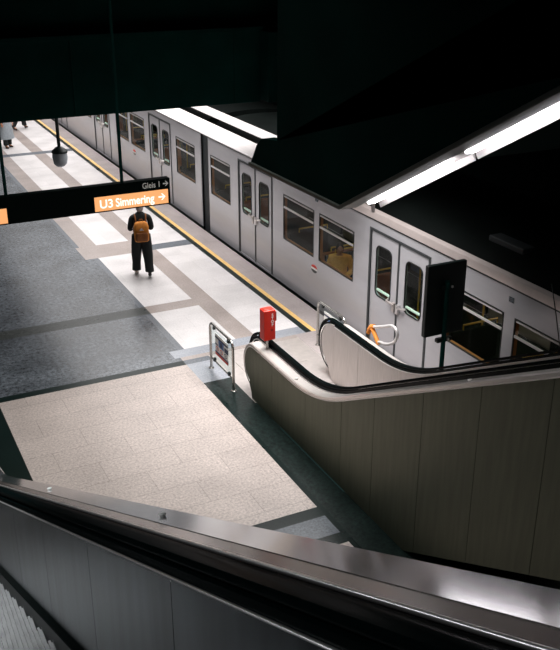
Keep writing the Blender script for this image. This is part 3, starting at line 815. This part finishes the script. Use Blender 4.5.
def cap_shell(c, yaw, rx, ry, rz, lo, front=.35):
    """hair or cap: shell over the crown, open at the face"""
    nu, nv = 28, 12; V = []
    for i in range(nv+1):
        for k in range(nu):
            ph = 2*PI*k/nu; f = max(0, math.sin(ph)); zl = lo+(front-lo)*f**1.5
            th = (i/nv)*math.acos(max(-1, min(1, zl)))
            V.append((math.sin(th)*math.cos(ph)*rx, math.sin(th)*math.sin(ph)*ry, math.cos(th)*rz))
    n1 = len(V); V += [(x*.9, y*.9, z*.94) for x, y, z in V]
    ca, sa = math.cos(yaw), math.sin(yaw)
    V = [(c[0]+x*ca-y*sa, c[1]+x*sa+y*ca, c[2]+z) for x, y, z in V]
    F = []
    for o in (0, n1):
        for i in range(nv):
            for k in range(nu):
                q = (o+i*nu+k, o+i*nu+(k+1) % nu, o+(i+1)*nu+(k+1) % nu, o+(i+1)*nu+k); F.append(q if o == 0 else q[::-1])
    for k in range(nu): F.append((nv*nu+k, nv*nu+(k+1) % nu, n1+nv*nu+(k+1) % nu, n1+nv*nu+k))
    return V, F
def ring(c, rx, ry, n=18, sq=1.0):
    P = []
    for k in range(n):
        a = 2*PI*k/n; cx_, sx_ = math.cos(a), math.sin(a)
        P.append((c[0]+rx*math.copysign(abs(cx_)**sq, cx_), c[1]+ry*math.copysign(abs(sx_)**sq, sx_), c[2]))
    return P
def xf(V, loc, rz):
    c, s = math.cos(rz), math.sin(rz)
    return [(loc[0]+x*c-y*s, loc[1]+x*s+y*c, loc[2]+z) for x, y, z in V]
def standing(label, loc, rz, j, top, legs, coat_len, cap, trouser_w, shoes, skirt=None):
    """walking or standing figure facing +y (before rz)"""
    t = thing('person', label, 'person', loc)
    n = []; e = []
    n.append(((0, 0, .94), .125, .095)); 
    ch = chain(n, e, [((0, -.01, 1.08), .12, .085), ((0, -.01, 1.24), .135, .095), ((0, 0, 1.37), .12, .085)], 0)
    chain(n, e, [((0, .005, 1.46), .05), ((0, .02, 1.53), .052)], ch)
    for sgn, L_ in ((-1, 'l'), (1, 'r')):
        kn, an, to = j['k'+L_], j['a'+L_], j['t'+L_]
        chain(n, e, [((sgn*.09, 0, .88), .085), (kn, .056), (((kn[0]+an[0])/2, (kn[1]+an[1])/2-.015, (kn[2]+an[2])/2+.05), .054), (an, .036), (to, .034, .024)], 0)
        el, wr = j['e'+L_], j['w'+L_]
        a = chain(n, e, [((sgn*.175, 0, 1.39), .058), (el, .04), (wr, .026)], ch)
        d = Vector(wr)-Vector(el)
        hand(n, e, a, wr, d, (-sgn*.6, .8, 0))
    V, F = skin(n, e)
    b = MB().add(xf(V, loc, rz), F); hd = MB(); head(hd, (0, .03, 1.595)); b.add(xf(hd.v, loc, rz), hd.f)
    b.build('body', M['skin'], t, smooth=True, ang=80, flip=False)
    for sx in (-.027, .027):
        MB().add(xf(MB().ball((sx, .112, 1.605), .011, .008, .008).v, loc, rz), MB().ball((0, 0, 0), 1, 1, 1).f).build('eye', M['eye'], t, smooth=True)
    # jacket: torso and sleeves grown over the same joints
    n = []; e = []
    n.append(((0, 0, 1.37), .15, .115))
    lo = chain(n, e, [((0, -.01, 1.22), .165, .125), ((0, -.01, 1.06), .165, .125), ((0, 0, coat_len), .17, .13)], 0)
    chain(n, e, [((0, .0, 1.44), .095), ((0, .01, 1.505), .066)], 0)
    for sgn, L_ in ((-1, 'l'), (1, 'r')):
        el, wr = j['e'+L_], j['w'+L_]; cu = Vector(el).lerp(Vector(wr), .9)
        chain(n, e, [((sgn*.13, 0, 1.40), .085), ((sgn*.19, 0, 1.375), .07), (el, .065), (tuple(cu), .05)], 0)
    V, F = skin(n, e); MB().add(xf(V, loc, rz), F).build('jacket', top, t, smooth=True, ang=80, flip=False)
    if skirt:
        R = [xf(ring((0, 0, z), rx, ry, 20), loc, rz) for z, rx, ry in ((skirt, .30, .24), (skirt+.02, .30, .24), (.7, .25, .2), (.95, .2, .16), (1.15, .17, .13))]
        MB().loft(R).build('coat_skirt', top, t, smooth=True, ang=60)
    # trousers: two wide legs and a waist
    m = MB()
    for sgn, L_ in ((-1, 'l'), (1, 'r')):
        kn, an = Vector(j['k'+L_]), Vector(j['a'+L_]); R = []
        for u, w in ((0, .118), (.25, .12), (.5, .112), (.75, trouser_w*.97), (1, trouser_w)):
            hip = Vector((sgn*.088, 0, .98))
            c = hip.lerp(kn, u*2) if u < .5 else kn.lerp(an+Vector((0, 0, .03)), (u-.5)*2)
            R.append(xf(ring(c, w, w*1.05, 16), loc, rz))
        m.loft(R)
    m.loft([xf(ring((0, 0, z), rx, ry, 20), loc, rz) for z, rx, ry in ((.84, .16, .12), (.92, .185, .135), (1.04, .165, .12))])
    m.build('trousers', legs, t, smooth=True, ang=60)
    for sgn, L_ in ((-1, 'l'), (1, 'r')):
        an, to = Vector(j['a'+L_]), Vector(j['t'+L_]); n = []; e = []
        hl = an+Vector((0, -.03, -.045)); 
        n.append((tuple(hl), .042)); chain(n, e, [(tuple(hl.lerp(to, .5)+Vector((0, 0, -.0))), .046, .036), (tuple(to+(to-hl)*.12), .042, .028)], 0)
        chain(n, e, [(tuple(an+Vector((0, -.01, .03))), .045)], 0)
        V, F = skin(n, e); MB().add(xf(V, loc, rz), F).build('shoe', shoes[0 if sgn < 0 else 1], t, smooth=True, ang=80, flip=False)
    V, F = cap_shell((0, .022, 1.60), 0, .086, .106, .125, cap[2] if len(cap) > 2 else -.55, .30)
    MB().add(xf(V, loc, rz), F).build(cap[0], cap[1], t, smooth=True, ang=80)
    return t
walk = dict(kl=(-.12, .13, .50), al=(-.135, .16, .085), tl=(-.145, .30, .035), kr=(.125, .0, .49), ar=(.135, -.13, .13), tr=(.14, -.02, .035),
            el=(-.235, -.03, 1.13), wl=(-.2, .19, 1.06), er=(.235, -.03, 1.13), wr=(.2, .19, 1.06))
PX, PY_ = 5.85, 18.75
person = standing('person seen from behind in black clothes walking away under the hanging sign', (PX, PY_, 0), math.radians(-14), walk,
    M['cloth_k'], M['cloth_k'], .92, ('cap', M['cap'], -.93), .098, (M['shoe_w'], M['shoe_k']))
bk = thing('backpack', 'ochre backpack worn on the back of the walking person', 'backpack', (PX, PY_-.2, .95))
def pk(V): return xf([(x, y, z-.04) for x, y, z in V], (PX, PY_, 0), math.radians(-14))
MB().loft([pk(ring((0, -.215, z), rx, ry, 24, .55)) for z, rx, ry in ((.93, .13, .06), (.95, .155, .075), (1.1, .165, .085), (1.26, .155, .08), (1.34, .13, .065), (1.365, .09, .04))]).build('bag', M['pack'], bk, smooth=True)
MB().loft([pk(ring((0, -.30, z), rx, ry, 20, .55)) for z, rx, ry in ((.96, .11, .03), (.98, .13, .04), (1.1, .13, .045), (1.14, .12, .035), (1.15, .1, .02))]).build('pocket', M['pack_d'], bk, smooth=True)
MB().loft([pk(ring((0, -.215, z), rx, ry, 20, .55)) for z, rx, ry in ((1.22, .162, .09), (1.27, .16, .088), (1.345, .135, .072), (1.375, .09, .045))]).build('flap', M['pack'], bk, smooth=True)
MB().loft([pk([(-.05, -.312, 1.2), (.05, -.312, 1.2), (.0, -.316, 1.26)]), pk([(-.05, -.306, 1.2), (.05, -.306, 1.2), (.0, -.306, 1.26)])]).build('patch', M['cap'], bk)
for s_ in (-1, 1):
    MB().tube(pk(smoothp([(s_*.10, -.15, 1.33), (s_*.115, -.10, 1.45), (s_*.12, 0, 1.485), (s_*.125, .11, 1.40), (s_*.13, .135, 1.25), (s_*.15, .06, 1.08), (s_*.13, -.14, 1.0)])), .017, 8).build('strap', M['pack_d'], bk, smooth=True)
MB().tube(pk(smoothp([(-.04, -.20, 1.37), (-.03, -.20, 1.42), (.03, -.20, 1.42), (.04, -.20, 1.37)])), .01, 8).build('top_loop', M['pack_d'], bk, smooth=True)

stand = dict(kl=(-.1, .02, .50), al=(-.105, 0, .085), tl=(-.12, .13, .035), kr=(.1, .04, .50), ar=(.105, .06, .085), tr=(.12, .19, .035),
             el=(-.25, -.03, 1.12), wl=(-.24, .08, .90), er=(.25, -.03, 1.12), wr=(.24, .08, .90))
standing('person in a long pale grey coat far down the platform at the left edge', (5.72, 33.4, 0), math.radians(-150), stand, M['cloth_g'], M['cloth_k'], .62,
    ('hair', M['hair']), .085, (M['shoe_k'], M['shoe_k']), .33)
stride = dict(kl=(-.1, .24, .52), al=(-.105, .30, .10), tl=(-.11, .42, .05), kr=(.1, -.02, .50), ar=(.105, -.22, .13), tr=(.11, -.11, .04),
             el=(-.25, -.1, 1.13), wl=(-.24, .02, .92), er=(.25, .04, 1.12), wr=(.22, .2, .98))
standing('person in dark trousers striding far off, mostly hidden behind the beam', (6.72, 36.4, 0), math.radians(-80), stride, M['cloth_k'], M['cloth_k'], .9,
    ('hair', M['hair']), .085, (M['shoe_k'], M['shoe_k']))

# seated passenger behind the train window
def passenger(loc, rz):
    t = thing('person', 'passenger in a mustard yellow jacket sitting behind the train window', 'person', loc)
    n = []; e = []
    n.append(((0, 0, .10), .14, .11))
    ch = chain(n, e, [((0, 0, .26), .125, .09), ((0, .01, .42), .14, .10), ((0, .02, .54), .12, .085)], 0)
    chain(n, e, [((0, .03, .63), .05), ((0, .045, .70), .05)], ch)
    for s_ in (-1, 1):
        chain(n, e, [((s_*.10, .08, .09), .085), ((s_*.11, .44, .10), .06), ((s_*.11, .47, -.15), .05), ((s_*.11, .43, -.36), .036), ((s_*.11, .55, -.40), .034, .026)], 0)
        a = chain(n, e, [((s_*.18, .02, .55), .058), ((s_*.25, .06, .29), .042), ((s_*.10, .26, .22), .027)], ch)
        hand(n, e, a, (s_*.10, .26, .22), (-s_*.6, .5, -.1), (0, .3, 1))
    V, F = skin(n, e); b = MB().add(xf(V, loc, rz), F)
    hd = MB(); head(hd, (0, .055, .765), math.radians(6)); b.add(xf(hd.v, loc, rz), hd.f)
    b.build('body', M['skin'], t, smooth=True, ang=80, flip=False)
    for sx in (-.027, .027):
        q = MB().ball((sx+.015, .135, .775), .012, .008, .008)
        MB().add(xf(q.v, loc, rz), q.f).build('eye', M['eye'], t, smooth=True)
    n = []; e = []
    n.append(((0, .01, .50), .165, .13))
    chain(n, e, [((0, 0, .30), .175, .14), ((0, 0, .10), .18, .15)], 0); chain(n, e, [((0, .03, .62), .085)], 0)
    for s_ in (-1, 1): chain(n, e, [((s_*.195, .02, .545), .085), ((s_*.265, .06, .29), .07), ((s_*.13, .235, .225), .05)], 0)
    V, F = skin(n, e); MB().add(xf(V, loc, rz), F).build('jacket', M['cloth_y'], t, smooth=True, ang=80, flip=False)
    n = []; e = []
    n.append(((0, 0, .09), .15, .12))
    for s_ in (-1, 1): chain(n, e, [((s_*.10, .10, .09), .1), ((s_*.11, .45, .10), .078), ((s_*.11, .475, -.15), .065), ((s_*.11, .44, -.33), .055)], 0)
    V, F = skin(n, e); MB().add(xf(V, loc, rz), F).build('trousers', M['cloth_k'], t, smooth=True, ang=80, flip=False)
    V, F = cap_shell((0, .05, .77), math.radians(6), .082, .103, .125, -.5, .6)
    MB().add(xf(V, loc, rz), F).build('hair', M['hair'], t, smooth=True, ang=80)
passenger((8.95, 15.38, .47), math.radians(150))

# ------------------------------------------------------------------ camera, world, view
cam = bpy.data.cameras.new('camera'); co = bpy.data.objects.new('camera', cam); C.objects.link(co)
yaw, pit, rol = .4589, .4082, .0008
f = Vector((math.sin(yaw)*math.cos(pit), math.cos(yaw)*math.cos(pit), -math.sin(pit)))
r = Vector((math.cos(yaw), -math.sin(yaw), 0)); u = r.cross(f)
r2 = r*math.cos(rol)+u*math.sin(rol); u2 = u*math.cos(rol)-r*math.sin(rol)
mw = Matrix((r2, u2, -f)).transposed().to_4x4(); mw.translation = Vector((0, 0, 7.2)); co.matrix_world = mw
cam.sensor_fit = 'VERTICAL'; cam.sensor_height = 36; cam.lens = 920.9*36/650; cam.clip_start = .05
S.camera = co
w = bpy.data.worlds.new('world'); S.world = w; w.use_nodes = True
w.node_tree.nodes['Background'].inputs['Color'].default_value = (.35, .75, .72, 1)
w.node_tree.nodes['Background'].inputs['Strength'].default_value = .03
S.view_settings.view_transform = 'Standard'; S.view_settings.look = 'None'
S.view_settings.exposure = .13; S.view_settings.gamma = 1; S.view_settings.use_curve_mapping = False
S.cycles.max_bounces = 8; S.cycles.use_denoising = True
